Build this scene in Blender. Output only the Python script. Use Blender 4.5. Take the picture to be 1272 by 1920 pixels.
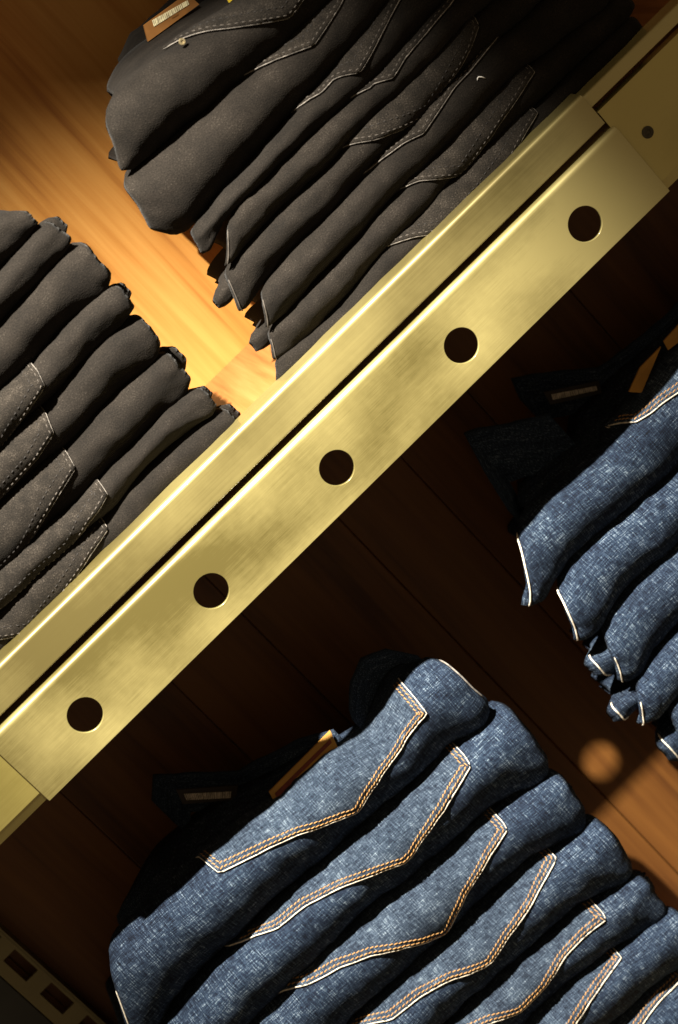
import bpy, bmesh, math, random
from mathutils import Vector, Matrix, noise
for o in list(bpy.data.objects): bpy.data.objects.remove(o)
scene = bpy.context.scene
COL = scene.collection
# ------------------------------------------------------------------ camera
cam_d = bpy.data.cameras.new('camera'); cam = bpy.data.objects.new('camera', cam_d); COL.objects.link(cam)
YAW, PITCH, ROLL, DIST = math.radians(2.82), math.radians(18), math.radians(-43.647), 1.30
fw = Vector((math.sin(YAW)*math.cos(PITCH), math.cos(YAW)*math.cos(PITCH), -math.sin(PITCH)))
rt = Vector((math.cos(YAW), -math.sin(YAW), 0)); up = rt.cross(fw)
R_ = math.cos(ROLL)*rt+math.sin(ROLL)*up; U_ = -math.sin(ROLL)*rt+math.cos(ROLL)*up
M = Matrix((R_, U_, -fw)).transposed().to_4x4(); M.translation = -DIST*fw
cam.matrix_world = M
cam_d.sensor_fit = 'VERTICAL'; cam_d.sensor_height = 24; cam_d.lens = 4550/1920*24
cam_d.clip_start = .05; cam_d.clip_end = 50
cam_d.dof.use_dof = True; cam_d.dof.focus_distance = 1.335; cam_d.dof.aperture_fstop = 5.6
scene.camera = cam
# ------------------------------------------------------------------ light: one shop spotlight, a dim room
world = bpy.data.worlds.new('World'); scene.world = world; world.use_nodes = True
bg = world.node_tree.nodes['Background']; bg.inputs[0].default_value = (1, .72, .42, 1); bg.inputs[1].default_value = .21
def spot(name, loc, aim, watts, size, blend, radius, col):
    l = bpy.data.lights.new(name, 'SPOT'); l.energy = watts; l.spot_size = math.radians(size); l.spot_blend = blend
    l.shadow_soft_size = radius; l.color = col
    o = bpy.data.objects.new(name, l); COL.objects.link(o); o.location = loc
    o.rotation_euler = (Vector(aim)-Vector(loc)).to_track_quat('-Z', 'Y').to_euler(); return o
spot('shop_spotlight', (.0, -.65, 1.24), (-.035, .02, -.005), 720, 24, 1., .013, (1, .92, .78))
scene.view_settings.view_transform = 'Standard'; scene.view_settings.look = 'None'
scene.view_settings.exposure = 0; scene.view_settings.gamma = 1
scene.render.engine = 'CYCLES'
# ------------------------------------------------------------------ helpers
def tag(o, label=None, cat=None, group=None, kind=None):
    for k, v in (('label', label), ('category', cat), ('group', group), ('kind', kind)):
        if v: o[k] = v
    return o
def empty(name, loc=(0,0,0)):
    o = bpy.data.objects.new(name, None); COL.objects.link(o); o.location = loc; o.empty_display_size = .02; return o
def link(name, me, mat, parent=None, smooth=False):
    o = bpy.data.objects.new(name, me); COL.objects.link(o)
    if mat: me.materials.append(mat)
    if smooth: me.polygons.foreach_set('use_smooth', [True]*len(me.polygons))
    if parent:
        o.parent = parent
        o.location = -Vector(parent_loc(parent))
    return o
def parent_loc(p):
    v = Vector(p.location)
    while p.parent: p = p.parent; v += Vector(p.location)
    return v
def mesh(name, verts, faces, mat, parent=None, smooth=False, uvs=None):
    me = bpy.data.meshes.new(name); me.from_pydata([tuple(v) for v in verts], [], faces); me.update()
    if uvs:
        ul = me.uv_layers.new(name='UVMap')
        for l in me.loops: ul.data[l.index].uv = uvs[l.vertex_index]
    return link(name, me, mat, parent, smooth)
def box(name, a, b, mat, parent=None, bevel=0.):
    bm = bmesh.new(); bmesh.ops.create_cube(bm, size=1)
    for v in bm.verts: v.co = Vector(((a[i]+b[i])/2+v.co[i]*(b[i]-a[i]) for i in range(3)))
    if bevel: bmesh.ops.bevel(bm, geom=bm.edges[:], offset=bevel, segments=2, affect='EDGES', profile=.5)
    me = bpy.data.meshes.new(name); bm.to_mesh(me); bm.free(); return link(name, me, mat, parent)
def tube(name, pts, r, mat, parent=None, n=6):
    vs, fs = [], []
    for i, p in enumerate(pts):
        t = (Vector(pts[min(i+1, len(pts)-1)])-Vector(pts[max(i-1, 0)])).normalized()
        a = t.cross(Vector((.3,-.8,.52))).normalized(); b = t.cross(a)
        rr = r*(.35 if i in (0, len(pts)-1) else 1)
        for k in range(n):
            w = 2*math.pi*k/n; vs.append(Vector(p)+rr*(math.cos(w)*a+math.sin(w)*b))
    for i in range(len(pts)-1):
        for k in range(n): fs.append((i*n+k, i*n+(k+1)%n, (i+1)*n+(k+1)%n, (i+1)*n+k))
    fs.append(tuple(range(n))[::-1]); fs.append(tuple(range((len(pts)-1)*n, len(pts)*n)))
    return mesh(name, vs, fs, mat, parent, True)
# ------------------------------------------------------------------ materials
def new_mat(name):
    m = bpy.data.materials.new(name); m.use_nodes = True; nt = m.node_tree
    return m, nt, nt.nodes['Principled BSDF'], lambda t, **k: mk(nt, t, k)
def mk(nt, t, k):
    n = nt.nodes.new(t)
    for a, v in k.items():
        if a.startswith('i_'): n.inputs[a[2:].replace('_', ' ')].default_value = v
        else: setattr(n, a, v)
    return n
def ramp(N, stops):
    r = N('ShaderNodeValToRGB'); e = r.color_ramp.elements
    e[0].position, e[0].color = stops[0][0], (*stops[0][1], 1); e[1].position, e[1].color = stops[-1][0], (*stops[-1][1], 1)
    for p, c in stops[1:-1]: x = e.new(p); x.color = (*c, 1)
    return r
def nz(nt, N, src, scale, detail=2., rough=.5, vec=(1,1,1), loc=(0,0,0)):
    mp = N('ShaderNodeMapping'); mp.inputs['Scale'].default_value = vec; mp.inputs['Location'].default_value = loc
    nt.links.new(src, mp.inputs['Vector'])
    n = N('ShaderNodeTexNoise'); n.inputs['Scale'].default_value = scale; n.inputs['Detail'].default_value = detail; n.inputs['Roughness'].default_value = rough
    nt.links.new(mp.outputs[0], n.inputs['Vector']); return n.outputs['Fac']
def math_(nt, N, op, a, b):
    n = N('ShaderNodeMath', operation=op)
    for i, v in enumerate((a, b)):
        if isinstance(v, (int, float)): n.inputs[i].default_value = v
        else: nt.links.new(v, n.inputs[i])
    return n.outputs[0]
def cloth(name, stops, rough=.9, weave=(1000, 300), speck=.45, wash=.3, sheen=0., bump=.25, spec=.15, washscale=38, streak=.27):
    m, nt, p, N = new_mat(name); uv = N('ShaderNodeTexCoord').outputs['UV']; L = nt.links.new
    a, b = weave
    n1 = nz(nt, N, uv, 1, 1, .5, (a, b, 1)); n2 = nz(nt, N, uv, 1, 1, .5, (b, a, 1), (7, 3, 0))
    n3 = nz(nt, N, uv, 1, 0, .5, (a*1.05, a*.95, 1), (1, 9, 0)); n4 = nz(nt, N, uv, washscale, 3, .6)
    oi = N('ShaderNodeObjectInfo')
    v = math_(nt, N, 'MULTIPLY', n1, streak); v = math_(nt, N, 'ADD', v, math_(nt, N, 'MULTIPLY', n2, streak))
    v = math_(nt, N, 'ADD', v, math_(nt, N, 'MULTIPLY', n3, speck)); v = math_(nt, N, 'ADD', v, math_(nt, N, 'MULTIPLY', n4, wash))
    v = math_(nt, N, 'DIVIDE', v, 2*streak+speck+wash)
    r = ramp(N, stops); L(v, r.inputs[0])
    hv = N('ShaderNodeHueSaturation'); L(r.outputs[0], hv.inputs['Color'])
    L(math_(nt, N, 'ADD', math_(nt, N, 'MULTIPLY', oi.outputs['Random'], .3), .85), hv.inputs['Value'])
    L(hv.outputs[0], p.inputs['Base Color'])
    p.inputs['Roughness'].default_value = rough; p.inputs['Specular IOR Level'].default_value = spec
    if sheen: p.inputs['Sheen Weight'].default_value = sheen; p.inputs['Sheen Roughness'].default_value = .5
    bp = N('ShaderNodeBump'); bp.inputs['Strength'].default_value = bump; bp.inputs['Distance'].default_value = .0012
    L(v, bp.inputs['Height']); L(bp.outputs[0], p.inputs['Normal']); return m
DENIM = cloth('blue_denim', [(.39,(0.0015,0.0028,0.0067)), (.485,(0.0073,0.0130,0.0266)), (.56,(0.0200,0.0340,0.0592)), (.66,(0.1554,0.1961,0.2405))], weave=(1500, 130), speck=.26, wash=.26, streak=.5, bump=.35)
DENIM_POCKET = cloth('pocket_denim', [(.38,(0.0039,0.0062,0.0125)), (.48,(0.0148,0.0234,0.0390)), (.56,(0.0374,0.0546,0.0819)), (.67,(0.1638,0.2028,0.2418))], weave=(1500, 160), speck=.28, wash=.32, streak=.5, bump=.3)
BLACK = cloth('black_brushed_cotton', [(.36,(0.0029,0.0022,0.0017)), (.47,(0.0066,0.0051,0.0038)), (.58,(0.0115,0.0091,0.0071)), (.74,(0.0382,0.0323,0.0263))], weave=(1300, 800), sheen=.02, wash=.6, washscale=60, bump=.4)
BLACK_POCKET = cloth('black_pocket_cotton', [(.34,(0.0032,0.0026,0.0020)), (.47,(0.0084,0.0067,0.0051)), (.57,(0.0168,0.0136,0.0106)), (.72,(0.0640,0.0544,0.0448))], weave=(1500, 1200), sheen=.03, wash=.5, washscale=150, bump=.35)
def plain(name, col, rough=.6, metal=0., spec=.3, var=.25, scale=300):
    m, nt, p, N = new_mat(name); L = nt.links.new
    n = nz(nt, N, N('ShaderNodeTexCoord').outputs['Object'], scale, 3)
    r = ramp(N, [(.3, tuple(c*(1-var) for c in col)), (.7, tuple(min(1, c*(1+var)) for c in col))]); L(n, r.inputs[0]); L(r.outputs[0], p.inputs['Base Color'])
    p.inputs['Roughness'].default_value = rough; p.inputs['Metallic'].default_value = metal; p.inputs['Specular IOR Level'].default_value = spec
    return m
THREAD = plain('golden_thread', (.30,.16,.055), .7, scale=900); THREAD_DARK = plain('black_thread', (.012,.010,.009), .7)
THREAD_GREY = plain('grey_thread', (.055,.047,.04), .7)
SELVEDGE = plain('worn_white_edge', (.62,.56,.46), .85, scale=500, var=.35); SELVEDGE_GREY = plain('worn_grey_edge', (.16,.145,.13), .85, scale=400, var=.6)
DARK_LEATHER = plain('black_leather_patch', (.012,.008,.006), .6, scale=90); DIM_PRINT = plain('faded_grey_print', (.30,.26,.21), .6, scale=400, var=.4)
LEATHER = plain('brown_leather_patch', (.23,.1,.025), .55, scale=90); PRINT = plain('pale_foil_print', (.75,.66,.42), .4, scale=400, var=.4)
CARD = plain('ochre_card', (.3,.15,.025), .6, scale=60); CARD_YELLOW = plain('yellow_card', (.65,.48,.03), .6, scale=60); RED = plain('red_print', (.12,.02,.01), .6)
GREY = plain('grey_paint', (.035,.037,.036), .7, scale=20); DARK = plain('dark_gap', (.02,.012,.006), .9)
LINT = plain('white_lint', (.85,.83,.78), .9); RIVET = plain('dull_rivet_metal', (.35,.29,.17), .45, metal=.8)
def brass(name, dark, light, along=3., metal=.4, rough=(.30,.5), coat=1.):
    m, nt, p, N = new_mat(name); L = nt.links.new; co = N('ShaderNodeTexCoord').outputs['Object']
    big = nz(nt, N, co, 7, 2, .5, (1,1,1.5)); br = nz(nt, N, co, 30, 3, .6, (along*.5,70,70)); sp = nz(nt, N, co, 160, 2, .5)
    v = math_(nt, N, 'ADD', math_(nt, N, 'MULTIPLY', big, .83), math_(nt, N, 'MULTIPLY', br, .12)); v = math_(nt, N, 'ADD', v, math_(nt, N, 'MULTIPLY', sp, .05))
    r = ramp(N, [(.40, dark), (.58, light)]); L(v, r.inputs[0])
    st = nz(nt, N, co, 26, 5, .7, (1,1,1), (4,2,8)); sr = ramp(N, [(.66,(0,0,0)), (.74,(1,1,1))]); L(st, sr.inputs[0])
    mx = N('ShaderNodeMixRGB'); mx.inputs['Color2'].default_value = (.2,.1,.025,1); L(math_(nt, N, 'MULTIPLY', sr.outputs[0], .45), mx.inputs[0]); L(r.outputs[0], mx.inputs['Color1'])
    L(mx.outputs[0], p.inputs['Base Color']); p.inputs['Metallic'].default_value = metal; p.inputs['Coat Weight'].default_value = coat; p.inputs['Coat Roughness'].default_value = .12
    rr = N('ShaderNodeMapRange'); rr.inputs['From Min'].default_value = .35; rr.inputs['From Max'].default_value = .65; rr.inputs['To Min'].default_value = rough[0]; rr.inputs['To Max'].default_value = rough[1]
    L(v, rr.inputs['Value']); L(rr.outputs[0], p.inputs['Roughness'])
    bp = N('ShaderNodeBump'); bp.inputs['Strength'].default_value = .03; bp.inputs['Distance'].default_value = .001; L(br, bp.inputs['Height']); L(bp.outputs[0], p.inputs['Normal'])
    return m
BRASS = brass('tarnished_brass', (.125,.102,.031), (.39,.333,.132)); BRASS_BRUSHED = brass('brushed_brass', (.15,.122,.042), (.32,.27,.105), along=1.2, metal=.5)
BRASS_DULL = brass('dull_brass', (.30,.25,.07), (.42,.35,.11), metal=.6)
def wood(name, dark, mid, light, axis, scale=1.):
    m, nt, p, N = new_mat(name); L = nt.links.new; co = N('ShaderNodeTexCoord').outputs['Object']; oi = N('ShaderNodeObjectInfo')
    ad = N('ShaderNodeVectorMath', operation='ADD'); L(co, ad.inputs[0])
    cb = N('ShaderNodeCombineXYZ'); L(math_(nt, N, 'MULTIPLY', oi.outputs['Random'], 9.), cb.inputs[0]); L(math_(nt, N, 'MULTIPLY', oi.outputs['Random'], 5.), cb.inputs[2]); L(cb.outputs[0], ad.inputs[1])
    v = [34*scale]*3; v[axis] = 3.2*scale; f = [260*scale]*3; f[axis] = 9*scale
    n1 = nz(nt, N, ad.outputs[0], 1, 3, .55, tuple(v)); n2 = nz(nt, N, ad.outputs[0], 1, 3, .6, tuple(f))
    s = math_(nt, N, 'ADD', math_(nt, N, 'MULTIPLY', n1, .74), math_(nt, N, 'MULTIPLY', n2, .26))
    r = ramp(N, [(.36, dark), (.46, mid), (.6, light)]); L(s, r.inputs[0])
    hv = N('ShaderNodeHueSaturation'); L(r.outputs[0], hv.inputs['Color']); L(math_(nt, N, 'ADD', math_(nt, N, 'MULTIPLY', oi.outputs['Random'], .24), .88), hv.inputs['Value']); L(hv.outputs[0], p.inputs['Base Color'])
    p.inputs['Roughness'].default_value = .5; p.inputs['Specular IOR Level'].default_value = .3
    bp = N('ShaderNodeBump'); bp.inputs['Strength'].default_value = .08; bp.inputs['Distance'].default_value = .002; L(n2, bp.inputs['Height']); L(bp.outputs[0], p.inputs['Normal']); return m
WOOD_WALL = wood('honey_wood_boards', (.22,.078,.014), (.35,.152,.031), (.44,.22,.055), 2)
WOOD_LOW = wood('dimmed_brown_boards', (.042,.014,.003), (.085,.032,.0065), (.115,.046,.0095), 2)  # lower boards: brown darkened to stand in for the weak light there
WOOD_SHELF = wood('orange_wood_shelf', (.14,.048,.011), (.22,.086,.023), (.28,.13,.043), 1)
# ------------------------------------------------------------------ setting: board wall, shelves
WALL_Y = .170; FLOOR_Z = .0600; LOW_Z = -.4505
wall = tag(box('back_wall', (-.7, WALL_Y+.012, -.75), (.7, WALL_Y+.03, .62), DARK), kind='structure')
seams = [-.62, -.52, -.42, -.325, -.231, -.1365, -.0772, .0056, .0591, .1162, .205, .31, .41, .51, .62]
for a, b in zip(seams, seams[1:]):
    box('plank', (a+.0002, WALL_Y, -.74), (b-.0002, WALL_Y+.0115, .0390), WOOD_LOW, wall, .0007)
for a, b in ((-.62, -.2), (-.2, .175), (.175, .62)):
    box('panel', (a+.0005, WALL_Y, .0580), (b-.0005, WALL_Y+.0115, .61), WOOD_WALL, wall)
def shelf_board(z, label=None):
    s = tag(empty('shelf', (0, 0, z)), kind='structure')
    box('board', (-.6, .022, z-.02), (.6, WALL_Y-.0002, z), WOOD_SHELF, s, .0015); return s
shelf_board(FLOOR_Z); shelf_board(LOW_Z)
hi = shelf_board(.538); box('front_lip', (-.6, -.002, .510), (.6, .0215, .553), BRASS_DULL, hi, .002)
box('front_lip', (-.6, .002, LOW_Z-.05), (.6, .0215, LOW_Z+.004), BRASS_DULL, bpy.data.objects['shelf.001'], .002)
# ------------------------------------------------------------------ brass shelf rail
rail = tag(empty('shelf_rail', (0, 0, 0)), 'long brass shelf edge rail with a row of round holes between black and blue jeans', 'shelf rail')
def sheet_profile(name, prof, x0, x1, mat, parent, thick=.0016, nx=2):
    """bent sheet metal: (y,z) profile swept along x"""
    vs, fs = [], []; n = len(prof)
    for i in range(nx):
        x = x0+(x1-x0)*i/(nx-1)
        vs += [(x, y, z) for y, z in prof]
    for i in range(nx-1):
        for k in range(n-1): fs.append((i*n+k, (i+1)*n+k, (i+1)*n+k+1, i*n+k+1))
    o = mesh(name, vs, fs, mat, parent); o.data.polygons.foreach_set('use_smooth', [True]*len(o.data.polygons))
    finish_sheet(o, thick); return o
def finish_sheet(o, thick):
    m = o.modifiers.new('thickness', 'SOLIDIFY'); m.thickness = thick; m.offset = -1
    b = o.modifiers.new('edge', 'BEVEL'); b.width = .00035; b.segments = 2; b.limit_method = 'ANGLE'; b.angle_limit = math.radians(50)
    w = o.modifiers.new('normals', 'WEIGHTED_NORMAL')
def arc(cy, cz, r, a0, a1, n=7):
    return [(cy+r*math.cos(math.radians(a0+(a1-a0)*i/n)), cz+r*math.sin(math.radians(a0+(a1-a0)*i/n))) for i in range(n+1)]
# perforated front plate with a rolled top edge
def perforated(name, x0, x1, y, z0, z1, holes, hr, mat, parent, fold_r, back):
    vs, fs = [], []; idx = {}
    def V(p):
        k = (round(p[0], 6), round(p[1], 6), round(p[2], 6))
        if k not in idx: idx[k] = len(vs); vs.append(p)
        return idx[k]
    zt = z1-fold_r; cuts = [x0]+[(a+b)/2 for a, b in zip(holes, holes[1:])]+[x1]
    for h, a, b in zip(holes, cuts, cuts[1:]):
        hz = HOLE_Z; n = 64; ring, outer = [], []
        corners = [math.atan2(zz-hz, xx-h) for xx in (a, b) for zz in (z0, zt)]
        angs = sorted([2*math.pi*i/n-math.pi for i in range(n)]+corners)
        for w in angs:
            c, s = math.cos(w), math.sin(w)
            t = min([((b-h)/c if c > 1e-9 else (a-h)/c if c < -1e-9 else 9), ((zt-hz)/s if s > 1e-9 else (z0-hz)/s if s < -1e-9 else 9)])
            outer.append(V((h+c*t, y, hz+s*t))); ring.append(V((h+c*hr, y, hz+s*hr)))
        m = len(angs)
        for i in range(m): fs.append((ring[i], outer[i], outer[(i+1) % m], ring[(i+1) % m])[::-1])
    # top roll uses the plate's own top vertices
    topx = sorted({round(v[0], 6) for v in vs if abs(v[2]-zt) < 1e-6})
    prof = arc(y+fold_r, zt, fold_r, 180, 90)[1:]+[(back, z1)]
    prev = [V((x, y, zt)) for x in topx]
    for py, pz in prof:
        cur = [V((x, py, pz)) for x in topx]
        for i in range(len(topx)-1): fs.append((prev[i], prev[i+1], cur[i+1], cur[i]))
        prev = cur
    o = mesh(name, vs, fs, mat, parent); o.data.polygons.foreach_set('use_smooth', [True]*len(o.data.polygons))
    bm = bmesh.new(); bm.from_mesh(o.data); bmesh.ops.recalc_face_normals(bm, faces=bm.faces)
    f = min(bm.faces, key=lambda f: abs(f.normal.y+1)+abs(f.normal.y-1) if False else f.calc_center_median().y)
    if f.normal.y > 0: bmesh.ops.reverse_faces(bm, faces=bm.faces)
    bm.to_mesh(o.data); bm.free(); finish_sheet(o, .002); return o
HOLE_Z = .0185
HOLES = [.20277-.093658*i for i in range(5)][::-1]
perforated('perforated_plate', -.2178, .2497, 0., -.0018, .0462, HOLES, .00965, BRASS, rail, .0040, .016)
def fix(o):
    bm = bmesh.new(); bm.from_mesh(o.data)
    f = min(bm.faces, key=lambda f: f.calc_center_median().y)
    bmesh.ops.recalc_face_normals(bm, faces=bm.faces)
    if f.normal.y > 0: bmesh.ops.reverse_faces(bm, faces=bm.faces)
    bm.to_mesh(o.data); bm.free()
def strip(name, x0, x1, y, z0, z1, r, rb, mat, back=.02):
    prof = [(back*.5, z0)]+arc(y+rb, z0+rb, rb, 270, 180, 4)+arc(y+r, z1-r, r, 180, 90)+[(back, z1)]
    o = sheet_profile(name, prof, x0, x1, mat, rail); fix(o); return o
strip('upper_strip', -.62, .2468, .0012, .0504, .0712, .0030, .0008, BRASS_BRUSHED)
strip('thin_strip', .2472, .62, .0035, .0612, .0690, .0022, .0006, BRASS)
def end_plate(x0, x1, zt):
    prof = [(.010, -.0022), (.0062, -.0019), (.0033, .0042), (.0030, .0046), (.0030, zt-.001), (.0036, zt), (.012, zt)]
    o = sheet_profile('end_plate', prof, x0, x1, BRASS_DULL, rail); fix(o); return o
end_plate(-.62, -.2150, .0440); ep = end_plate(.2480, .62, .0572)
def disc(name, c, r, h, mat, parent, slot=True):
    vs, fs = [], []; n = 24
    rings = [(r, 0), (r, -h*.6), (r*.86, -h), (r*.45, -h), (r*.38, -h*.45)]
    for rr, y in rings:
        for k in range(n): w = 2*math.pi*k/n; vs.append((c[0]+rr*math.cos(w), c[1]+y, c[2]+rr*math.sin(w)))
    for i in range(len(rings)-1):
        for k in range(n): fs.append((i*n+k, i*n+(k+1) % n, (i+1)*n+(k+1) % n, (i+1)*n+k))
    fs.append(tuple(range((len(rings)-1)*n, len(rings)*n)))
    return mesh(name, vs, fs, mat, parent, False)
SCREW = plain('dark_screw_steel', (.05,.043,.03), .45, metal=.6)
disc('screw', (.2617, .0030, .0298), .0034, .0006, SCREW, rail)
STOP_BLACK = plain('light_stop_black', (.006,.005,.004), .8)
for hx in (HOLES[0], HOLES[3]): box('light_stop', (hx-.018, .0024, -.0014), (hx+.018, .0260, -.0002), STOP_BLACK, rail)  # added hidden strips, stop light spots through two of the holes
# slotted upright in the corner
upr = tag(empty('slotted_upright', (-.324, .155, LOW_Z)), 'dim brass upright with square slots in the lower left corner', 'upright')
def slotted(name, x0, x1, y, z0, z1, sx0, sx1, slots, mat, parent):
    vs, fs = [], []
    zs = [z0]+[z for s in slots for z in s]+[z1]; xs = [x0, sx0, sx1, x1]
    for z in zs:
        for x in xs: vs.append((x, y, z))
    for i in range(len(zs)-1):
        for k in range(3):
            if k == 1 and i % 2 == 1: continue
            fs.append((i*4+k, i*4+k+1, (i+1)*4+k+1, (i+1)*4+k))
    o = mesh(name, vs, fs, mat, parent); m = o.modifiers.new('t', 'SOLIDIFY'); m.thickness = .002; m.offset = -1
    return o
UPR = brass('dim_upright_brass', (.08,.066,.03), (.14,.118,.052), metal=.4, coat=.1)
slots = [(-.1560-.0318*k, -.1358-.0318*k) for k in range(-5, 8)][::-1]
slotted('front_plate', -.3340, -.3145, .155, LOW_Z+.001, .03, -.3264, -.3164, slots, UPR, upr)
box('side_flange', (-.3145, .1555, LOW_Z+.001), (-.3131, .1695, .03), UPR, upr)
tag(box('side_panel', (-.60, .157, LOW_Z+.0005), (-.3352, .1695, .0385), GREY), kind='structure')
# ---- folded-jeans surface: x along the shelf, q around the fold (-1 bottom, 0 nose, 1 top, 2 back) ----
def lerp_table(tab, x):
    if x <= tab[0][0]: return tab[0][1]
    for (a, b), (c, d) in zip(tab, tab[1:]):
        if x <= c: return b + (d-b)*(x-a)/(c-a)
    return tab[-1][1]
def smooth_table(tab, x):
    return sum(w*lerp_table(tab, x+o) for o, w in ((-.9,.15),(-.45,.2),(0,.3),(.45,.2),(.9,.15)))
def lift(tab, d):
    return [(x, z+d) for x, z in tab]
class Fold:
    """one folded pair of jeans; lengths in centimetres inside, metres out"""
    def __init__(s, top, bot, xl, xr, yf, depth=10.5, back=None, rise=0., es=.5, el=2.2, q0=.28, under=1.9, tuck=.9):
        s.tuck = tuck
        s.top, s.bot, s.xl, s.xr, s.yf, s.depth, s.back, s.rise, s.es, s.el, s.q0, s.under = top, bot, xl, xr, yf, depth, back, rise, es, el, q0, under
    def span(s, q):
        if abs(q) > 1:
            k = min(1., (abs(q)-1)*4); i = .35 if q > 0 else s.tuck; e = (s.xl[0] if q > 0 else s.xl[1])+i; g = (s.xr[0] if q > 0 else s.xr[1])-i
            return e+(max(s.xl)+1.2-e)*k, g+(min(s.xr)-1.2-g)*k
        w = (q+1)/2; i = s.tuck*(max(0., -q-.35)/.65)**2+.35*(max(0., q-.5)/.5)**2
        return s.xl[1]+(s.xl[0]-s.xl[1])*w+i, s.xr[1]+(s.xr[0]-s.xr[1])*w-i
    def at(s, x, q):
        a, b = s.span(q)
        zt, zb = smooth_table(s.top, x), smooth_table(s.bot, x)
        c, hh = (zt+zb)/2, max(.55, (zt-zb)/2)
        dn = .85*hh+.35
        d = max(0., min(x-a, b-x)); r = 1.
        if d < s.el: r = s.es+(1-s.es)*math.sqrt(max(0., 1-(1-d/s.el)**2))
        yo = s.yf+(1-r)*dn*.9
        hh2, dn2 = hh*r, dn*(.4+.6*r)
        w = max(0., 1-d/4.5); dl = dn2*s.under*(1-.62*w*w*(3-2*w)); q0 = s.q0
        if q <= -1: return (x/100, (yo+dl+(-q-1)*s.depth)/100, (c-hh2+.03)/100)
        if q <= 1:
            t = (q-q0)/(1-q0)*math.pi/2 if q > q0 else (q-q0)/(1+q0)*math.pi/2
            return (x/100, (yo+(dn2 if q > q0 else dl)*(1-math.cos(t)))/100, (c+hh2*math.sin(q*math.pi/2))/100)
        dep = s.depth if s.back is None else max(.8, smooth_table(s.back, x)-s.yf-dn)
        w = q-1
        return (x/100, (yo+dn2+w*dep)/100, (c+hh2-.03+s.rise*w)/100)
    def arc(s, x):
        zt, zb = smooth_table(s.top, x), smooth_table(s.bot, x); hh = max(.55, (zt-zb)/2); dn = .85*hh+.35
        return math.pi/2*math.sqrt((hh*hh+dn*dn)/2)
# measured fold lines of the four stacks, (x, z) in centimetres, top to bottom; open ends as (x at top, x at bottom)
STACKS = {}
STACKS['A'] = dict(crease=[
    [(5.5,23.70), (6.7,23.72), (8.6,23.74), (11.2,23.39), (14.0,22.85), (16.4,22.52), (18.6,22.36)],
    [(4.1,20.31), (6.4,20.11), (9.2,19.70), (11.8,19.54), (14.9,19.29), (17.2,19.19), (19.0,19.21)],
    [(3.0,17.18), (4.0,16.21), (4.9,15.87), (6.2,15.87), (8.5,16.00), (10.4,16.13), (13.0,16.36), (14.7,16.37), (16.3,16.45), (17.9,16.60), (19.5,16.94), (21.1,17.31)],
    [(4.1,14.12), (5.5,14.91), (7.1,15.45), (8.3,15.27), (10.0,15.13), (11.2,15.05), (13.7,15.00), (15.7,14.93), (16.9,14.82), (17.9,14.74), (19.4,14.80), (21.1,14.96), (22.9,15.05), (23.4,15.16)],
    [(4.4,13.17), (5.5,13.33), (7.2,13.31), (8.6,13.23), (10.9,13.26), (13.1,13.25), (14.9,13.31), (16.2,13.39), (18.3,13.38), (20.6,13.45), (22.7,13.56), (23.8,13.55), (25.3,13.45)],
    [(3.5,10.50), (5.2,11.26), (6.4,11.25), (8.2,11.38), (10.1,11.30), (11.6,11.34), (13.6,11.34), (15.3,11.45), (17.1,11.51), (19.4,11.75), (22.3,11.70), (23.4,11.74), (26.2,11.44), (27.5,11.46)],
    [(3.4,9.05), (4.2,9.24), (5.4,9.15), (7.1,9.15), (9.6,9.18), (12.1,9.30), (14.7,9.56), (17.5,9.38), (20.1,9.42), (24.1,9.57), (24.9,9.26), (26.6,9.22), (28.2,9.16), (29.8,9.16)],
    [(2.6,7.79), (3.6,7.65), (4.6,7.41), (6.3,7.25), (7.8,7.22), (10.9,7.72), (12.4,7.69), (14.3,7.57), (18.2,7.82), (21.2,7.75), (23.0,7.59), (23.6,7.55), (26.9,7.48), (29.6,7.58), (30.8,7.49)],
    [(1.3,6.10), (9.1,6.08), (17.2,6.06), (25.4,6.05), (30.7,6.00)],
    ], left=[(5.6,3.7), (3.9,2.9), (4.7,4.0), (6.8,4.0), (4.6,3.3), (5.4,3.5), (4.0,2.9), (3.5,1.3)],
    right=[None, None, None, None, None, None, None, (30.2,30.2)])
STACKS['B'] = dict(crease=[
    [(-1.6,23.87), (-0.7,22.53)],
    [(-4.0,21.41), (-1.8,21.52), (-0.8,21.56)],
    [(-6.1,19.28), (-4.1,19.45), (-3.1,19.56), (-2.2,19.72), (-1.1,19.73), (-0.7,19.80), (-0.1,19.59)],
    [(-8.7,16.61), (-6.1,16.49), (-4.0,16.70), (-2.0,16.87), (-0.8,16.88), (-0.1,16.57)],
    [(-10.6,14.68), (-7.2,14.55), (-4.9,14.68), (-2.8,15.07), (-0.7,14.86), (-0.3,14.69)],
    [(-12.8,12.33), (-10.3,12.32), (-7.8,12.13), (-4.6,12.28), (-2.4,12.39), (-1.0,12.41), (-0.7,12.29)],
    [(-15.3,9.81), (-11.9,9.73), (-9.6,9.41), (-7.0,9.73), (-5.0,9.65), (-2.1,9.77), (-0.7,9.64)],
    [(-16.6,8.45), (-14.2,8.55), (-11.7,8.45), (-9.1,8.17), (-7.3,8.21), (-6.2,8.46), (-4.4,8.48), (-2.7,8.41), (-0.6,7.84)],
    [(-19.1,5.91), (-13.1,5.94), (-7.1,5.90), (-1.2,5.86)],
    ], left=[None, None, None, None, None, None, None, None],
    right=[(-0.8,-0.8), (-0.3,-0.0), (0.4,-0.1), (-0.0,-0.3), (-0.2,-0.6), (-0.6,-0.6), (-0.5,-0.7), (-0.3,-0.6)])
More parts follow.
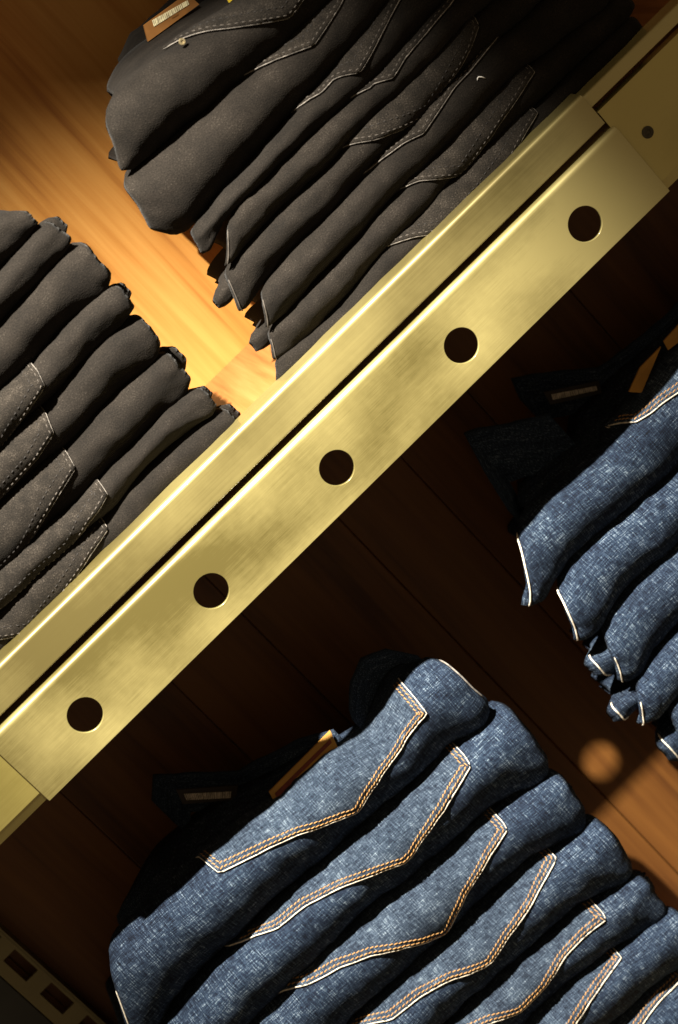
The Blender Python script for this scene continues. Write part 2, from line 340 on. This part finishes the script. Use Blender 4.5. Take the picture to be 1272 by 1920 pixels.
STACKS['C'] = dict(crease=[
    [(-26.4,-10.61), (-23.5,-10.89), (-19.4,-11.58), (-17.7,-11.50), (-16.1,-11.49), (-13.8,-11.94), (-9.9,-12.10), (-7.9,-12.71), (-6.2,-12.78), (-4.5,-12.12), (-3.1,-12.02), (-1.4,-12.31)],
    [(-27.4,-17.06), (-25.2,-17.00), (-22.3,-16.90), (-18.9,-16.98), (-15.7,-17.22), (-13.5,-17.38), (-9.5,-17.46), (-5.9,-17.76), (-3.8,-17.72), (-2.4,-17.77), (-0.8,-17.43)],
    [(-23.5,-21.08), (-20.3,-21.02), (-17.6,-21.30), (-15.0,-21.32), (-11.4,-21.63), (-7.9,-22.17), (-5.4,-22.39), (-4.6,-22.39), (-2.4,-22.60), (-1.2,-22.79)],
    [(-18.4,-25.97), (-15.3,-25.92), (-11.5,-26.13), (-8.5,-26.35), (-6.2,-26.40), (-4.9,-26.79), (-2.4,-27.14), (-1.5,-26.72)],
    [(-15.2,-30.25), (-14.1,-30.25), (-11.8,-30.38), (-8.8,-30.56), (-6.4,-30.76), (-4.2,-31.29), (-2.5,-31.37), (-1.7,-31.34)],
    [(-11.6,-33.71), (-10.1,-33.74), (-8.4,-33.87), (-5.5,-34.33), (-3.8,-34.64), (-2.4,-34.57), (-1.6,-34.80)],
    [(-7.9,-37.95), (-6.6,-37.93), (-5.1,-38.17), (-4.0,-38.43)],
    [(-7.3,-45.0), (-4.2,-45.0)],
    ], left=[(-26.4,-30.2), None, None, None, None, None, None],
    right=[(-1.3,-0.9), (-0.2,-1.2), (-0.8,-1.5), (-1.0,-1.7), (-1.5,-1.9), (-1.5,-1.8), None])
STACKS['D'] = dict(crease=[
    [(6.9,-9.79), (7.3,-9.67), (9.2,-9.82), (11.2,-9.97), (13.1,-10.42), (14.1,-10.48), (15.0,-10.15), (16.2,-10.21), (18.4,-9.78), (20.1,-9.75)],
    [(4.2,-13.94), (5.0,-14.61), (6.1,-14.49), (7.3,-14.30), (8.9,-14.27), (11.2,-14.44), (13.3,-14.60), (15.7,-14.92)],
    [(4.6,-17.50), (5.5,-18.26), (6.7,-18.36), (8.0,-18.18), (9.5,-17.96), (11.4,-18.03), (12.7,-18.26)],
    [(4.9,-21.10), (5.6,-22.10), (6.3,-22.19), (6.9,-22.17), (8.5,-22.07), (9.5,-22.02)],
    [(6.2,-24.66), (7.2,-24.66)],
    [(5.7,-28.38), (6.6,-28.38)],
    [(5.1,-32.16), (6.0,-32.16)],
    [(5.5,-37.2), (6.5,-37.2)],
    [(5.5,-41.1), (6.5,-41.1)],
    [(5.5,-45.0), (6.5,-45.0)],
    ], left=[(7.0,3.9), (6.4,4.7), (6.6,5.0), (6.3,4.0), (6.5,4.6), None],
    right=[None, None, None, None, None, None])

# ------------------------------------------------------------------ jeans
def wob(x, q, s, amp):
    return amp*(.16*noise.noise(Vector((x*.28, q*.8, s)))+.075*noise.noise(Vector((x*.8+q*.5, q*1.7, s+7)))+.035*noise.noise(Vector((x*2.1, q*3.1+x*.4, s+3)))+.012*noise.noise(Vector((x*5., q*7, s+5))))
def P(f, x, q, off=0.):
    """point on the cloth, pushed out by off (cm)"""
    b = Vector(f.at(x, q)); t = max(-1., min(1., (q-f.q0)/(1-f.q0 if q > f.q0 else 1+f.q0)))*math.pi/2
    a, c = f.span(q); d = min(x-a, c-x)
    n = Vector((-.5*max(0, 1-(x-a)/1.2)+.5*max(0, 1-(c-x)/1.2), -math.cos(t), math.sin(t)))
    amp = f.amp*(1+.35*max(0., 1-d/3.))
    if abs(q) > 1.0: amp *= max(.25, 1.6-abs(q)*.6)
    return b+n*((wob(x, q, f.seed, amp)+off)/100)
QS = [-2., -1.5, -1.15]+[-1+2*i/30 for i in range(31)]+[1.06, 1.2, 1.45, 1.75, 2.]
def fold_mesh(name, f, mat, parent, jag=(0., 0.), step=.28):
    nx = max(24, int((max(f.xr)-min(f.xl))/step)); vs, uvs, fs = [], [], []; nq = len(QS)
    for i in range(nx+1):
        t = i/nx; t = t+.0*t
        for q in QS:
            a, b = f.span(q)
            if jag[0] and i <= 1: a += jag[0]*noise.noise(Vector((f.seed, q*9, 2.)))
            if jag[1] and i >= nx-1: b += jag[1]*noise.noise(Vector((f.seed, q*9, 5.)))
            x = a+(b-a)*t; vs.append(P(f, x, q)); A = f.arc(x)
            arc_ = q*A if abs(q) <= 1 else math.copysign(A+(abs(q)-1)*f.depth, q)
            uvs.append((x/100+f.seed*.37, arc_/100+f.seed*.21))
    for i in range(nx):
        for k in range(nq-1): fs.append((i*nq+k, (i+1)*nq+k, (i+1)*nq+k+1, i*nq+k+1))
    # folded-in ends
    for i, sg in ((0, 1), (nx, -1)):
        ring = [vs[i*nq+k] for k in range(nq)]; prev = [i*nq+k for k in range(nq)]
        cz = sum(v.z for v in ring)/nq
        for dx, sc in ((.35, .86), (1.2, .6), (2., .1)):
            cur = []
            for k, v in enumerate(ring):
                cur.append(len(vs)); vs.append(Vector((v.x+sg*dx/100, v.y+.3*(1-sc)/100*2, cz+(v.z-cz)*sc))); u = uvs[i*nq+k]; uvs.append((u[0]+sg*dx/100, u[1]))
            for k in range(nq-1):
                q4 = (prev[k], prev[k+1], cur[k+1], cur[k]); fs.append(q4 if sg > 0 else q4[::-1])
            prev = cur
    if f.back is not None:   # closed back edge of the top garment
        pb = [i*nq+nq-1 for i in range(nx+1)]; lo = []
        for j in pb: lo.append(len(vs)); v = vs[j]; vs.append(Vector((v.x, v.y+.004, v.z-.018))); uvs.append(uvs[j])
        for i in range(nx): fs.append((pb[i], pb[i+1], lo[i+1], lo[i]))
    return mesh(name, vs, fs, mat, parent, True, uvs)
def polyline(f, pts, step=.12):
    """resample an (x,q) polyline evenly in centimetres; returns (x, arc) points"""
    A = f.arc(pts[len(pts)//2][0]); m = [(x, q*A) for x, q in pts]; out = [m[0]]
    for a, b in zip(m, m[1:]):
        d = math.hypot(b[0]-a[0], b[1]-a[1]); n = max(1, int(d/step))
        for i in range(1, n+1): out.append((a[0]+(b[0]-a[0])*i/n, a[1]+(b[1]-a[1])*i/n))
    return out, A
def chaikin(pts):
    o = [pts[0]]
    for a, b in zip(pts, pts[1:]): o += [(a[0]*.94+b[0]*.06, a[1]*.94+b[1]*.06), (a[0]*.06+b[0]*.94, a[1]*.06+b[1]*.94)]
    return o+[pts[-1]]
def add_pocket(f, edge, parent, black=False, qtop=1.05):
    pts = chaikin([(e[0], e[1]) for e in edge]); pl, A = polyline(f, pts)
    xs = [p[0] for p in pl]; vs, uvs, fs = [], [], []; nr = 12; th = .24
    # column per edge sample: from the edge up to the crease; columns lean towards the pocket's middle
    xm = sum(xs)/len(xs); n = len(pl)
    for i, (x, a) in enumerate(pl):
        q0 = a/A
        for k in range(nr+1):
            w = k/nr; q = q0+(max(qtop, q0+.02)-q0)*w; xx = x+(xm-x)*.02*w
            edge_fade = 1. if k else .75
            vs.append(P(f, xx, q, th*edge_fade)); uvs.append((xx/100*1.+.4, q*A/100+.3))
        vs.append(P(f, x, q0, -.05)); uvs.append((x/100, a/100))
    m = nr+2
    for i in range(n-1):
        for k in range(nr): fs.append((i*m+k, (i+1)*m+k, (i+1)*m+k+1, i*m+k+1))
        fs.append((i*m+m-1, (i+1)*m+m-1, (i+1)*m, i*m))
    po = mesh('pocket', vs, fs, BLACK_POCKET if black else DENIM_POCKET, parent, True, uvs)
    rim = [P(f, x, a/A, th*.62) for x, a in pl[::2]+[pl[-1]]]
    tube('pocket_edge', rim, .00033 if black else .00045, SELVEDGE_GREY if black else SELVEDGE, po, 6)
    # stitch rows: offset inward (up) from the edge
    rows = ((.18, 0), (.62, 0)) if black else ((.19, 0), (.44, 0))
    L = .25 if not black else .2; pitch = .27 if not black else .34; rad = .030 if not black else .026
    rng = random.Random(int(f.seed*100))
    for row, (off, _) in enumerate(rows):
        op = []; sv, sf = [], []
        for i, (x, a) in enumerate(pl):
            x0, a0 = pl[max(0, i-2)]; x1, a1 = pl[min(n-1, i+2)]; dx, da = x1-x0, a1-a0; l = math.hypot(dx, da) or 1
            op.append((x-da/l*off, a+dx/l*off))
        acc = 0.; nxt = .1
        for a, b in zip(op, op[1:]):
            d = math.hypot(b[0]-a[0], b[1]-a[1])
            while d > 1e-6 and acc+d >= nxt:
                w = (nxt-acc)/d; cx, ca = a[0]+(b[0]-a[0])*w, a[1]+(b[1]-a[1])*w
                ux, ua = (b[0]-a[0])/d, (b[1]-a[1])/d; sl = .0 if black else .28
                tx, ta = ux-ua*sl, ua+ux*sl; nxt += pitch*(.93+.14*rng.random())
                if ca/A > qtop-.10: continue
                if any(math.hypot(cx-p_[0], ca-p_[1]) < off*.8 for p_ in pl[::6]): continue
                ends = []
                for sg, hh in ((-1, .0), (-.55, 1.), (.55, 1.), (1, .0)):
                    ends.append((cx+tx*L/2*sg, ca+ta*L/2*sg, hh))
                base = len(sv)
                for ex, ea, hh in ends:
                    for kx, kh in ((-1, 0), (-.55, .85), (.55, .85), (1, 0)):
                        sv.append(P(f, ex-ta*rad*kx*(.5+.5*hh), (ea+tx*rad*kx*(.5+.5*hh))/A, th+(-.012 if hh == 0 else rad*1.5*kh)))
                for i_ in range(3):
                    for k_ in range(3): sf.append((base+i_*4+k_, base+(i_+1)*4+k_, base+(i_+1)*4+k_+1, base+i_*4+k_+1))
            acc += d
        if sv: tag(mesh('stitching', sv, sf, ((THREAD_DARK if row else THREAD_GREY) if black else THREAD), po, True), kind='stuff')
    return po
def seam(f, side, parent, mat, q0=-.75, q1=.85, inset=.12, r=.0007, name='side_seam'):
    pts = []
    for i in range(22):
        q = q0+(q1-q0)*i/21; a, b = f.span(q); pts.append(P(f, (a+inset) if side < 0 else (b-inset), q, .03))
    return tube(name, pts, r, mat, parent)
YF = {'A': 1.7, 'B': 1.7, 'C': 4.3, 'D': 4.3}
DX = {'A': (4, 30.4), 'B': (-37, -.4), 'C': (-31.5, -1.4), 'D': (5.5, 37)}
ORD = ['top', 'second', 'third', 'fourth', 'fifth', 'sixth', 'seventh', 'eighth', 'ninth']
WHERE = {'A': ('black', 'right stack above the brass rail'), 'B': ('black', 'left stack above the brass rail'),
         'C': ('blue denim', 'lower left stack below the brass rail'), 'D': ('blue denim', 'lower right stack below the brass rail')}
TOPS = {('A', 0): dict(back=[(3,4),(5.5,5),(7,6),(9.2,9.8),(11.2,10),(14,10),(18,10),(31,10)], rise=.5),
        ('B', 0): dict(back=[(-37,12),(-3,12),(-.5,10)], rise=1.),
        ('C', 0): dict(back=[(-31,5.7),(-26,6.3),(-24,8.8),(-20.9,13.1),(-18.5,12.6),(-14.6,11.1),(-10.5,8.1),(-8.6,6.9),(-7,6.9),(-5.9,7.9),(-4.5,8.4),(-3,7.9),(-1,6.1)], rise=.4),
        ('D', 0): dict(back=[(4,6.1),(7.5,6.3),(8.3,7.6),(10,9.6),(13,9.6),(14.5,13.1),(18.6,11.6),(20.5,10.6),(25,10.1),(37,10.1)], rise=.4)}
FOLDS, JEANS = {}, {}
for k in 'ABCD':
    S = STACKS[k]; n = len(S['crease'])-1
    for i in range(n):
        l = S['left'][i] if i < len(S['left']) else None; r = S['right'][i] if i < len(S['right']) else None
        rr = random.Random(ord(k)*31+i)
        l = l or (DX[k][0]+rr.uniform(-.4,.4),)*2; r = r or (DX[k][1]+rr.uniform(-.4,.4),)*2
        d = .22 if k in 'AB' else .55      # each fold swells up against the one above
        f = Fold(lift(S['crease'][i], d if i else 0.), lift(S['crease'][i+1], .3*d if i < n-1 else 0.), l, r, YF[k]+rr.uniform(-.15,.15), es=.8, el=1.0 if k in 'BC' else 1.2, q0=dict(A=.12, B=.12, C=.25, D=.15)[k], under=dict(A=1.5, B=1.5, C=1.8, D=1.35)[k], tuck=.9 if k != 'D' else .35, **TOPS.get((k, i), {}))
        f.seed = ord(k)*.7+i*1.37; f.amp = 1.1 if k in 'AB' else 1.7
        FOLDS[k, i] = f; col, where = WHERE[k]; black = k in 'AB'
        zb = f.at((f.xl[0]+f.xr[0])/2, -1)[2]
        root = empty('folded_jeans', ((f.xl[0]+f.xr[0])/200, (f.yf+10)/100, zb))
        extra = ' with tagged waistband' if i == 0 and k != 'B' else ''
        pos = 'bottom' if i == n-1 else ORD[i] + (' from top' if i else '')
        tag(root, '%s folded jeans%s, %s of %s' % (col.replace('blue denim', 'blue') if not i else col, extra, pos if i else 'top', where), 'jeans', '%s jeans in the %s' % (col, where))
        JEANS[k, i] = root
        fold_mesh('body', f, BLACK if black else DENIM, root, jag=(0, .05 if k == 'B' else .0) if k in 'BC' else (0, 0))
# inner layers that peek out at the open ends
def inner(k, i, side, out, scale, setback, mat, jag=0., dz=0., seamed=False):
    f = FOLDS[k, i]; c = lambda x, w: (smooth_table(f.top, x)*(.5+w/2)+smooth_table(f.bot, x)*(.5-w/2))
    xs = [f.xl[1]-3+j*(f.xr[1]-f.xl[1]+6)/12 for j in range(13)] if False else None
    if side > 0: x1 = min(f.xr)+out; x0 = x1-7
    else: x0 = max(f.xl)-out-.6; x1 = x0+7
    tab = [x0+(x1-x0)*j/8 for j in range(9)]
    g = Fold([(x, c(x, scale)+dz) for x in tab], [(x, c(x, -scale)+dz) for x in tab], (x0, x0), (x1, x1), f.yf+setback, depth=5, es=.6, el=.8)
    g.seed = f.seed+.77; g.amp = .8
    o = fold_mesh('inner_fold', g, mat, JEANS[k, i], jag=(jag if side < 0 else 0, jag if side > 0 else 0))
    if seamed: seam(g, side, o, SELVEDGE_GREY if k in 'AB' else SELVEDGE, inset=.5, r=.0005, name='side_seam')
    return o
for i in range(1, 8): inner('B', i, 1, .35+.2*(i % 2), .74, 1.2+.3*(i % 3), BLACK, jag=.03, dz=.1)
for i in (1, 2, 3, 4): inner('C', i, 1, .5, .75, 1.6, DENIM, jag=.25)
inner('D', 2, -1, 1.5, .45, 1.1, DENIM, dz=-.5, seamed=True); inner('D', 3, -1, 2.2, .4, 1.1, DENIM, dz=-.3, seamed=True); inner('D', 4, -1, 1.6, .6, 1., DENIM, dz=-.9, seamed=True)
inner('A', 4, -1, 1.0, .4, .9, BLACK, dz=0); inner('A', 6, -1, .5, .5, .8, BLACK, dz=.5);
for k, i in (('D', 0), ('D', 1)): seam(FOLDS[k, i], -1, JEANS[k, i], SELVEDGE, -.8, .75, .1, .00055)
for k, i in (('D', 2), ('D', 3)): seam(FOLDS[k, i], -1, JEANS[k, i], SELVEDGE, -.9, .1, .12, .00045)
seam(FOLDS['C', 0], -1, JEANS['C', 0], SELVEDGE, -1., .3, .12, .0004)
seam(FOLDS['C', 0], 1, JEANS['C', 0], SELVEDGE_GREY, -.2, .8, .1, .0005)
for i in (3, 4, 5, 6): seam(FOLDS['A', i], -1, JEANS['A', i], THREAD_GREY, -.6, .4, .15, .00035)
POCKETS = {
    ('A',0): [(10.28,1.08), (11.27,0.87), (13.45,0.35), (15.94,-0.12), (17.71,0.03), (20.26,0.15), (23.26,1.08)],
    ('A',1): [(11.53,1.04), (14.53,0.52), (15.95,0.29), (18.39,0.49), (20.61,0.92), (21.50,1.04)],
    ('A',2): [(12.91,1.04), (14.68,0.62), (15.58,0.63), (16.75,0.13), (18.83,0.35), (21.06,0.51), (22.46,0.65), (25.46,1.04)],
    ('A',3): [(14.56,1.04), (16.69,0.55), (17.01,0.58), (17.91,0.27), (19.16,0.46), (21.17,0.50), (22.88,0.55), (25.88,1.04)],
    ('A',4): [(12.46,1.04), (13.82,0.65), (15.10,0.16), (18.39,-0.66), (20.56,-0.29), (22.00,-0.04), (23.26,0.31), (23.47,0.60), (23.53,1.04)],
    ('A',5): [(12.74,1.04), (15.41,0.62), (16.11,0.54), (17.19,0.34), (18.83,0.43), (20.43,0.56), (22.39,0.65), (25.39,1.04)],
    ('A',6): [(13.72,1.04), (14.66,0.65), (15.48,0.46), (17.36,-0.47), (19.01,-0.27), (21.78,0.11), (23.94,0.38), (24.05,0.63), (24.11,1.04)],
    ('A',7): [(11.05,1.04), (12.25,0.61), (13.24,0.34), (14.85,-0.32), (17.45,-0.25), (20.09,-0.03), (22.64,0.46), (22.70,0.64), (22.76,1.04)],
    ('B',3): [(-21.0,1.04), (-20.0,0.3), (-13.5,-0.78), (-10.45,-0.66), (-8.56,-0.31), (-6.50,0.03), (-6.21,0.48), (-6.15,1.04)],
    ('B',4): [(-22.0,1.04), (-21.0,0.2), (-12.28,-0.34), (-9.80,-0.22), (-7.90,0.03), (-7.44,0.54), (-7.38,1.04)],
    ('B',5): [(-23.0,1.04), (-22.0,0.2), (-17.46,-0.66), (-13.15,-0.49), (-10.43,-0.05), (-8.37,0.18), (-8.14,0.58), (-8.08,1.04)],
    ('B',6): [(-21.6,1.04), (-21.0,0.8), (-17.08,0.06), (-16.39,-0.48), (-11.49,-0.66), (-9.84,-0.09), (-8.15,0.15), (-8.03,0.52), (-7.97,1.04)],
    ('B',7): [(-21.5,1.04), (-19.12,0.59), (-17.57,0.16), (-16.22,-0.32), (-13.44,-0.16), (-11.54,0.03), (-9.42,0.30), (-9.29,0.58), (-9.23,1.04)],
    ('C',0): [(-19.35,1.08), (-19.15,1.04), (-18.76,0.59), (-16.61,0.43), (-14.03,0.29), (-11.28,-0.05), (-10.77,-0.09), (-8.12,0.18), (-5.97,0.33), (-4.11,0.28), (-3.97,0.55), (-3.87,0.88), (-3.81,1.08)],
    ('C',1): [(-21.83,1.04), (-18.83,0.60), (-16.68,0.58), (-14.51,0.42), (-12.64,0.22), (-10.99,0.01), (-10.29,0.01), (-8.32,0.18), (-6.16,0.36), (-4.40,0.47), (-4.23,0.64), (-4.17,1.04)],
    ('C',2): [(-23.01,1.04), (-20.01,0.62), (-17.89,0.52), (-16.03,0.33), (-12.61,-0.24), (-12.17,-0.28), (-9.51,0.06), (-7.21,0.32), (-5.47,0.46), (-5.34,0.59), (-5.28,1.04)],
    ('C',3): [(-21.02,1.04), (-18.02,0.53), (-15.84,0.46), (-13.75,0.31), (-12.09,0.08), (-11.63,0.05), (-9.40,0.23), (-7.30,0.36), (-4.57,0.68), (-4.51,1.04)],
    ('C',4): [(-19.18,1.04), (-16.18,0.59), (-14.12,0.37), (-12.46,0.07), (-10.73,0.08), (-8.29,0.33), (-6.51,0.40), (-5.03,0.43), (-4.88,0.57), (-4.82,1.04)],
    ('C',5): [(-16.86,1.04), (-13.86,0.35), (-12.64,0.17), (-10.74,0.29), (-8.28,0.46), (-6.33,0.62), (-5.93,0.65), (-5.87,1.04)],
    ('C',6): [(-13.31,1.04), (-10.31,0.54), (-9.06,0.51), (-6.87,0.58), (-5.17,0.62), (-4.08,0.65), (-4.02,1.04)],
    ('D',0): [(14.94,1.08), (15.00,0.98), (15.05,1.08), (16.06,0.63), (17.45,0.53), (18.93,0.43), (21.01,0.31), (23.19,0.43), (24.73,0.49), (24.79,1.08)],
}
for (k, i), e in POCKETS.items():
    add_pocket(FOLDS[k, i], e, JEANS[k, i], k in 'AB', 1.04 if i else 1.10)
# ------------------------------------------------------------------ waistbands, labels and tags on the top garments
def band(pts, drop, mat, parent, name='waistband', th=.004):
    """standing cloth band: top edge points, hanging down by drop (metres)"""
    fine = []
    for a, b in zip(pts, pts[1:]):
        for i in range(8): fine.append(Vector(a).lerp(Vector(b), i/8))
    fine.append(Vector(pts[-1])); vs, fs, uvs = [], [], []
    for i, p in enumerate(fine):
        ww = .0012*noise.noise(p*90)
        for k, (dy, dz) in enumerate(((th, -drop), (th, -.002), (th*.5, ww), (0, -.002), (-.001+ww, -drop*.5), (-.003, -drop))):
            vs.append((p.x, p.y+dy, p.z+dz)); uvs.append((p.x, p.z+dz+.1*k))
    for i in range(len(fine)-1):
        for k in range(5): fs.append((i*6+k, i*6+k+1, (i+1)*6+k+1, (i+1)*6+k))
    fs += [tuple(range(6)), tuple(range((len(fine)-1)*6, len(fine)*6))[::-1]]
    return mesh(name, vs, fs, mat, parent, True, uvs)
def card(name, q, mat, parent, th=.0006, off=(0,0,0)):
    f_ = [Vector(p)+Vector(off) for p in q]; b_ = [p+Vector((0, th, .0002)) for p in f_]
    return mesh(name, f_+b_, [(0,1,2,3), (7,6,5,4), (0,4,5,1), (1,5,6,2), (2,6,7,3), (3,7,4,0)], mat, parent)
def printed(q, parent, mat=PRINT, rows=1, seed=3, off=-.0004):
    """small blurred line of print: little separate strokes inside quad q"""
    a, b, c, d = [Vector(p) for p in q]; vs, fs = [], []; rng = random.Random(seed); t = 0.
    while t < .97:
        w = rng.uniform(.02, .05); t2 = min(1, t+w)
        l0, l1 = a.lerp(b, t), a.lerp(b, t2); m0, m1 = d.lerp(c, t), d.lerp(c, t2)
        k = len(vs); vs += [p+Vector((0, off, 0)) for p in (l0, l1, m1, m0)]; fs.append((k, k+1, k+2, k+3)); t = t2+rng.uniform(.004, .014)
    return tag(mesh('print', vs, fs, mat, parent), kind='stuff')
J = JEANS
band([(.0815,.09,.232), (.0886,.1,.2418), (.1034,.1,.2476), (.1139,.1,.2457), (.1356,.1,.2451), (.1671,.1,.2395), (.25,.1,.238)], .022, BLACK, J['A', 0])
lp = card('label_patch', [(.1093,.085,.2468), (.1386,.085,.2429), (.1394,.085,.2344), (.1051,.085,.2391)], LEATHER, J['A', 0], .002)
printed([(.1144,.085,.2459), (.1362,.085,.2405), (.1353,.085,.2382), (.1129,.085,.2427)], lp)
printed([(.1235,.085,.2405), (.1275,.085,.2395), (.1272,.085,.2383), (.1232,.085,.2392)], lp, LEATHER, seed=5)
card('hang_tag', [(0.1487,0.0550,0.2331), (0.1639,0.0550,0.2252), (0.1563,0.0550,0.2205), (0.1462,0.0550,0.2237)], CARD_YELLOW, J['A', 0], .001)
disc('rivet', (.1105, .0240, .2345), .0019, .0009, RIVET, J['A', 0])
band([(-0.1922,0.1230,-0.0864), (-0.1809,0.1260,-0.0769), (-0.1700,0.1210,-0.0849), (-0.1427,0.1110,-0.1072), (-0.1302,0.1010,-0.1066), (-0.1039,0.0810,-0.1078), (-0.0854,0.0710,-0.1150)], .032, DENIM, J['C', 0])
band([(-0.0740,0.0690,-0.1184), (-0.0711,0.0710,-0.1125), (-0.0588,0.0810,-0.1053), (-0.0452,0.0860,-0.1015), (-0.0310,0.0810,-0.1063), (-0.0209,0.0660,-0.1179)], .024, DENIM, J['C', 0], 'waistband')
band([(0.1321,0.1310,-0.0710), (0.1361,0.1310,-0.0588), (0.1468,0.1260,-0.0648), (0.1771,0.1160,-0.0870), (0.1955,0.1060,-0.0873), (0.2167,0.1010,-0.0881), (0.2438,0.1010,-0.0879)], .034, DENIM, J['D', 0])
band([(0.0749,0.0690,-0.0934), (0.0812,0.0810,-0.0704), (0.0886,0.0910,-0.0493), (0.0972,0.0910,-0.0534), (0.1137,0.0910,-0.0652), (0.1328,0.0910,-0.0773)], .040, DENIM, J['D', 0])
tg = card('hang_tag', [(-0.1368,0.0680,-0.1131), (-0.0872,0.0680,-0.1128), (-0.0925,0.0620,-0.1260), (-0.1419,0.0620,-0.1290)], CARD, J['C', 0], .001)
card('print', [(-0.1351,0.0665,-0.1158), (-0.0907,0.0665,-0.1158), (-0.0914,0.0657,-0.1179), (-0.1362,0.0657,-0.1184)], RED, tg, .0003)
lp = card('label_patch', [(-0.1758,0.1030,-0.0851), (-0.1488,0.1030,-0.1102), (-0.1556,0.1030,-0.1156), (-0.1791,0.1030,-0.0944)], DARK_LEATHER, J['C', 0], .001)
printed([(-0.1743,0.1025,-0.0898), (-0.1537,0.1025,-0.1099), (-0.1568,0.1025,-0.1124), (-0.1758,0.1025,-0.0938)], lp, DIM_PRINT, seed=8)
lp = card('label_patch', [(0.1416,0.1080,-0.0713), (0.1705,0.1080,-0.0905), (0.1672,0.1080,-0.0973), (0.1397,0.1080,-0.0799)], DARK_LEATHER, J['D', 0], .001)
printed([(0.1440,0.1075,-0.0752), (0.1675,0.1075,-0.0914), (0.1663,0.1075,-0.0938), (0.1425,0.1075,-0.0783)], lp, DIM_PRINT, seed=9)
card('hang_tag', [(0.2069,0.0660,-0.0857), (0.2276,0.0660,-0.0845), (0.2205,0.0630,-0.0926), (0.2049,0.0630,-0.0904)], CARD, J['D', 0], .001)
card('hang_tag', [(0.1723,0.0660,-0.0929), (0.1862,0.0660,-0.0871), (0.2037,0.0660,-0.0869), (0.1769,0.0630,-0.0976)], CARD, J['D', 0], .001)
# lint caught on the black cloth
lf = FOLDS['A', 5]
lint = tube('lint_thread', [P(lf, 21.25+.1*i, .28+.10*math.sin(i*.75)-.03*i, .08) for i in range(5)], .00035, LINT)
tag(lint, 'tiny curl of white thread caught on the black jeans', 'lint')
# added black sheet, out of view, shaped to cast the slanted shadow on the wall
def add_shadow_sheet():
    SHEET_EDGE = [(.008,.515), (.036,.506), (.0437,.5007), (.0603,.4776), (.0761,.4566), (.10,.44), (.15,.43), (.20,.44), (.215,.50)]
    low = SHEET_EDGE
    vs, fs, uvs = [], [], []; n = 48
    for i in range(n+1):
        x = .008+(.215-.008)*i/n; z0 = lerp_table(low, x); prof = []
        for k in range(9): w = k/8; prof.append((-.020+.006*math.sin(x*90+w*2)*(1-w), z0+(.556-z0)*w))
        prof += [(-.012, .563), (.01, .565), (.08, .548)]
        for y, z in prof: vs.append((x, y, z)); uvs.append((x, z+y))
    m = 12
    for i in range(n):
        for k in range(m-1): fs.append((i*m+k, (i+1)*m+k, (i+1)*m+k+1, i*m+k+1))
    o = mesh('shadow_sheet', vs, fs, BLACK, None, True, uvs); s = o.modifiers.new('t', 'SOLIDIFY'); s.thickness = .006; s.offset = 1
    return tag(o, 'unseen black sheet added above to shade the upper wall', 'jeans')
add_shadow_sheet()
